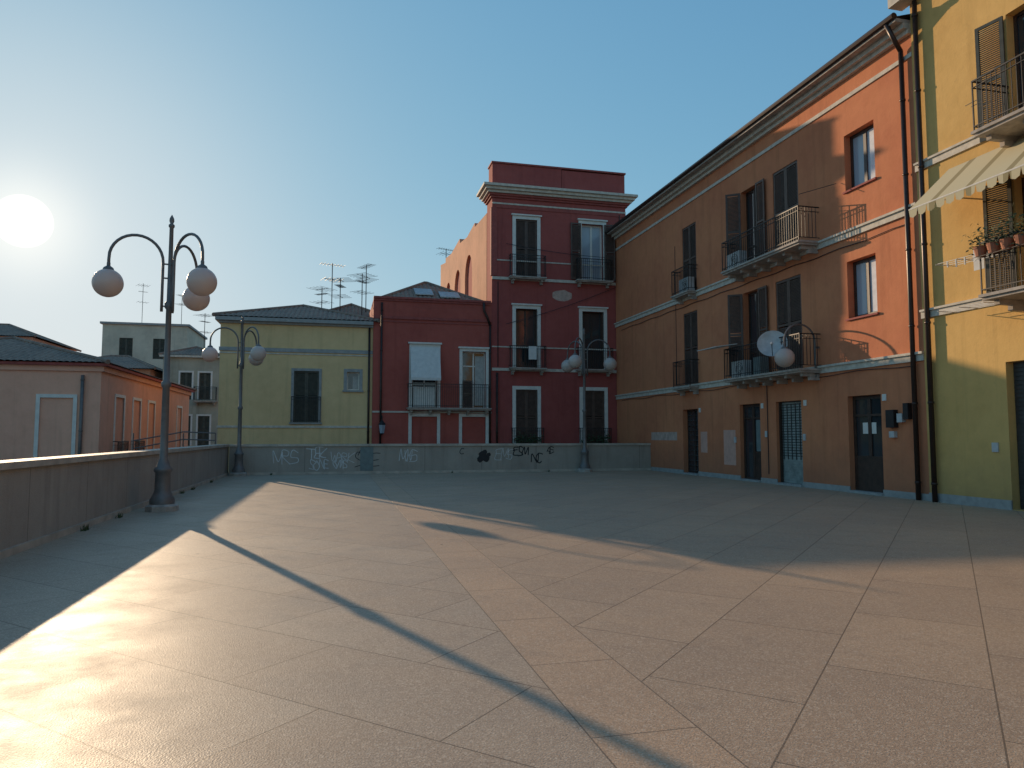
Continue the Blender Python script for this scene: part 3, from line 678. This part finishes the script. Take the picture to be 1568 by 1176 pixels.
# ------------------------------------------------------------------ graffiti
empty('gf','graffiti')
def stroke(fr,part,mat,pts,w=.022):
    P_=[pts[0]]+pts+[pts[-1]]; out=[]
    for i in range(1,len(P_)-2):
        for s in range(7):
            t=s/7; p0,p1,p2,p3=[V((q[0],q[1])) for q in P_[i-1:i+3]]
            out.append(.5*((2*p1)+(p2-p0)*t+(2*p0-5*p1+4*p2-p3)*t*t+(3*p1-p0-3*p2+p3)*t**3))
    out.append(V(pts[-1]))
    for i in range(len(out)-1):
        a,c=out[i],out[i+1]; d=c-a
        if d.length<1e-5: continue
        nn=V((-d.y,d.x)).normalized()*w/2; e=d.normalized()*w*.15; stroke.k+=1; n=.003+.00004*(stroke.k%60)
        q=[a-e+nn,c+e+nn,c+e-nn,a-e-nn]
        P('gf',part,mat).quad(*[fr.p(x[0],x[1],n) for x in q])
stroke.k=0
LET={'M':[[(0,0),(.1,1),(.45,.2),(.8,1),(.9,0)]],'R':[[(0,0),(.05,1),(.6,.95),(.55,.5),(.1,.5),(.8,0)]],'S':[[(.8,.9),(.2,1),(.1,.6),(.7,.45),(.7,.05),(0,.05)]],'K':[[(0,0),(.05,1)],[(.8,1),(.1,.45),(.8,0)]],
 'E':[[(.8,1),(.05,.95),(0,.5),(0,0),(.8,.05)],[(0,.5),(.6,.55)]],'O':[[(.4,1),(0,.5),(.4,0),(.8,.5),(.4,1)]],'N':[[(0,0),(.05,1),(.7,0),(.8,1)]],'W':[[(0,1),(.2,0),(.45,.7),(.65,0),(.9,1)]],'C':[[(.8,.85),(.3,1),(0,.5),(.3,0),(.8,.15)]],'A':[[(0,0),(.4,1),(.8,0)],[(.15,.4),(.7,.4)]],'T':[[(0,1),(.9,.95)],[(.45,1),(.4,0)]]}
def tag(fr,part,mat,a,z,word,s=.4,w=.022):
    for ch in word:
        sl=random.uniform(-.1,.25)
        for st in LET[ch]:
            stroke(fr,part,mat,[(a+(x+sl*y)*s*.8+random.uniform(-.04,.04),z+y*s+random.uniform(-.06,.06)) for x,y in st],w)
        a+=s*random.uniform(.45,.7)
    if random.random()<.6: stroke(fr,part,mat,[(a-len(word)*s*.7,z-.07),(a-.3,z-.02),(a+.1,z-.09)],w)
fg=Fr('gf',(0,30,0),(1,0,0),(0,-1,0))
for args in (('white_tags','spray_w',-2.4,.45,'MRS',.5,.028),('white_tags','spray_w',-1.1,.62,'TEK',.42,.034),('white_tags','spray_w',-1.0,.22,'SONE',.32,.028),('white_tags','spray_w',-.2,.5,'WARK',.38,.022),('white_tags','spray_w',-.1,.25,'OMS',.3,.028),('white_tags','spray_w',2.55,.5,'MWS',.45,.028),
  ('black_tags','spray_k',.75,.3,'SKE',.55,.028),('black_tags','spray_k',.9,.75,'AM',.25,.03),('black_tags','spray_k',5.1,.8,'C',.2,.03),('white_tags','spray_w',6.6,.55,'EMS',.42,.022),('black_tags','spray_k',7.4,.72,'ESM',.32,.045),('black_tags','spray_k',8.2,.4,'NC',.4,.045),('black_tags','spray_k',8.9,.8,'AE',.25,.035)): tag(fg,*args)
for i,(cx,cz,r) in enumerate(((6.05,.72,.18),(6.2,.6,.16),(5.95,.55,.14),(6.15,.86,.11),(6.32,.75,.09))):
    P('gf','black_blob','spray_k').quad(*[fg.p(cx+r*math.cos(t*math.pi/9)*random.uniform(.85,1.1),cz+r*math.sin(t*math.pi/9)*random.uniform(.8,1.1),.006+.0005*i) for t in range(18)])
empty('wd','weeds'); b=P('wd','blades','leaf')
for (x,y) in [(-4.03+random.random()*.05,y) for y in (13.2,15.1,17.9,21,22.4,25.6)]+[(x,29.92) for x in (-2.5,4.7,8.9)]:
    for j in range(26):
        d=V((random.uniform(-.4,1),random.uniform(-1,.6),0))*random.uniform(.03,.10); t=V((x,y,0))+V((random.uniform(0,.08),random.uniform(-.1,.1),0)); s=V((.006,.004,0))
        b.quad(t-s,t+s,t+d+Z*random.uniform(.05,.13))
finalize()
# ------------------------------------------------------------------ sun, sky
AZ=math.radians(-21.0); EL=math.radians(14.0)
S=V((math.sin(AZ)*math.cos(EL),math.cos(AZ)*math.cos(EL),math.sin(EL)))
sl=bpy.data.lights.new('sun','SUN'); sl.energy=4.5; sl.angle=math.radians(.5); sl.color=(1,.74,.48)
so=bpy.data.objects.new('sun',sl); COL.objects.link(so); so.rotation_euler=S.to_track_quat('Z','Y').to_euler(); so.location=(0,0,40)
w=bpy.data.worlds.new('World'); scene.world=w; w.use_nodes=True; nt=w.node_tree
bg=nt.nodes['Background']; sky=N(nt,'ShaderNodeTexSky',sky_type='NISHITA'); sky.sun_disc=False; sky.sun_elevation=EL; sky.sun_rotation=AZ
sky.air_density=1.0; sky.dust_density=.35; sky.ozone_density=1.8; sky.altitude=0
# soft shoulder so that the very bright circumsolar sky keeps its colour: c*k/(1+c*q)
def vm_(op,a,b_=None):
    n=N(nt,'ShaderNodeVectorMath',operation=op)
    for i,x in enumerate((a,b_)):
        if x is None: continue
        if isinstance(x,tuple): n.inputs[i].default_value=x
        else: L(nt,x,n.inputs[i])
    return n.outputs[0]
c0=vm_('MULTIPLY',sky.outputs[0],(.15*.80,.15*.98,.15*1.08))
num=vm_('MULTIPLY',c0,(9.6,15.6,21.5)); den=vm_('ADD',vm_('MULTIPLY',c0,(1.55,2.45,3.25)),(1,1,1))
L(nt,vm_('DIVIDE',num,den),bg.inputs[0]); bg.inputs[1].default_value=.13
tc=N(nt,'ShaderNodeTexCoord'); vm=N(nt,'ShaderNodeVectorMath',operation='DOT_PRODUCT'); nm=N(nt,'ShaderNodeVectorMath',operation='NORMALIZE')
L(nt,tc.outputs['Generated'],nm.inputs[0]); L(nt,nm.outputs[0],vm.inputs[0]); vm.inputs[1].default_value=S
d=math_(nt,'MAXIMUM',vm.outputs['Value'],0)
e=math_(nt,'ADD',math_(nt,'ADD',ramp(nt,d,math.cos(math.radians(1.7)),math.cos(math.radians(1.3)),0,2.0),math_(nt,'MULTIPLY',math_(nt,'POWER',d,600),.30)),math_(nt,'MULTIPLY',math_(nt,'POWER',d,30),.12))
bg2=N(nt,'ShaderNodeBackground'); bg2.inputs[0].default_value=(1,.80,.56,1); L(nt,e,bg2.inputs[1])
ad=N(nt,'ShaderNodeAddShader'); L(nt,bg.outputs[0],ad.inputs[0]); L(nt,bg2.outputs[0],ad.inputs[1]); L(nt,ad.outputs[0],nt.nodes['World Output'].inputs[0])
w.cycles.sampling_method='MANUAL'; w.cycles.sample_map_resolution=512
# ------------------------------------------------------------------ camera
cam=bpy.data.cameras.new('camera'); cam.sensor_width=36; cam.lens=36*1100/1568; cam.clip_end=3000
co=bpy.data.objects.new('camera',cam); COL.objects.link(co); co.location=(0,0,1.55)
co.rotation_euler=(math.radians(90)+math.atan(79/1100),0,math.radians(-13.74)); scene.camera=co
scene.view_settings.view_transform='Standard'; scene.view_settings.look='None'; scene.view_settings.exposure=0
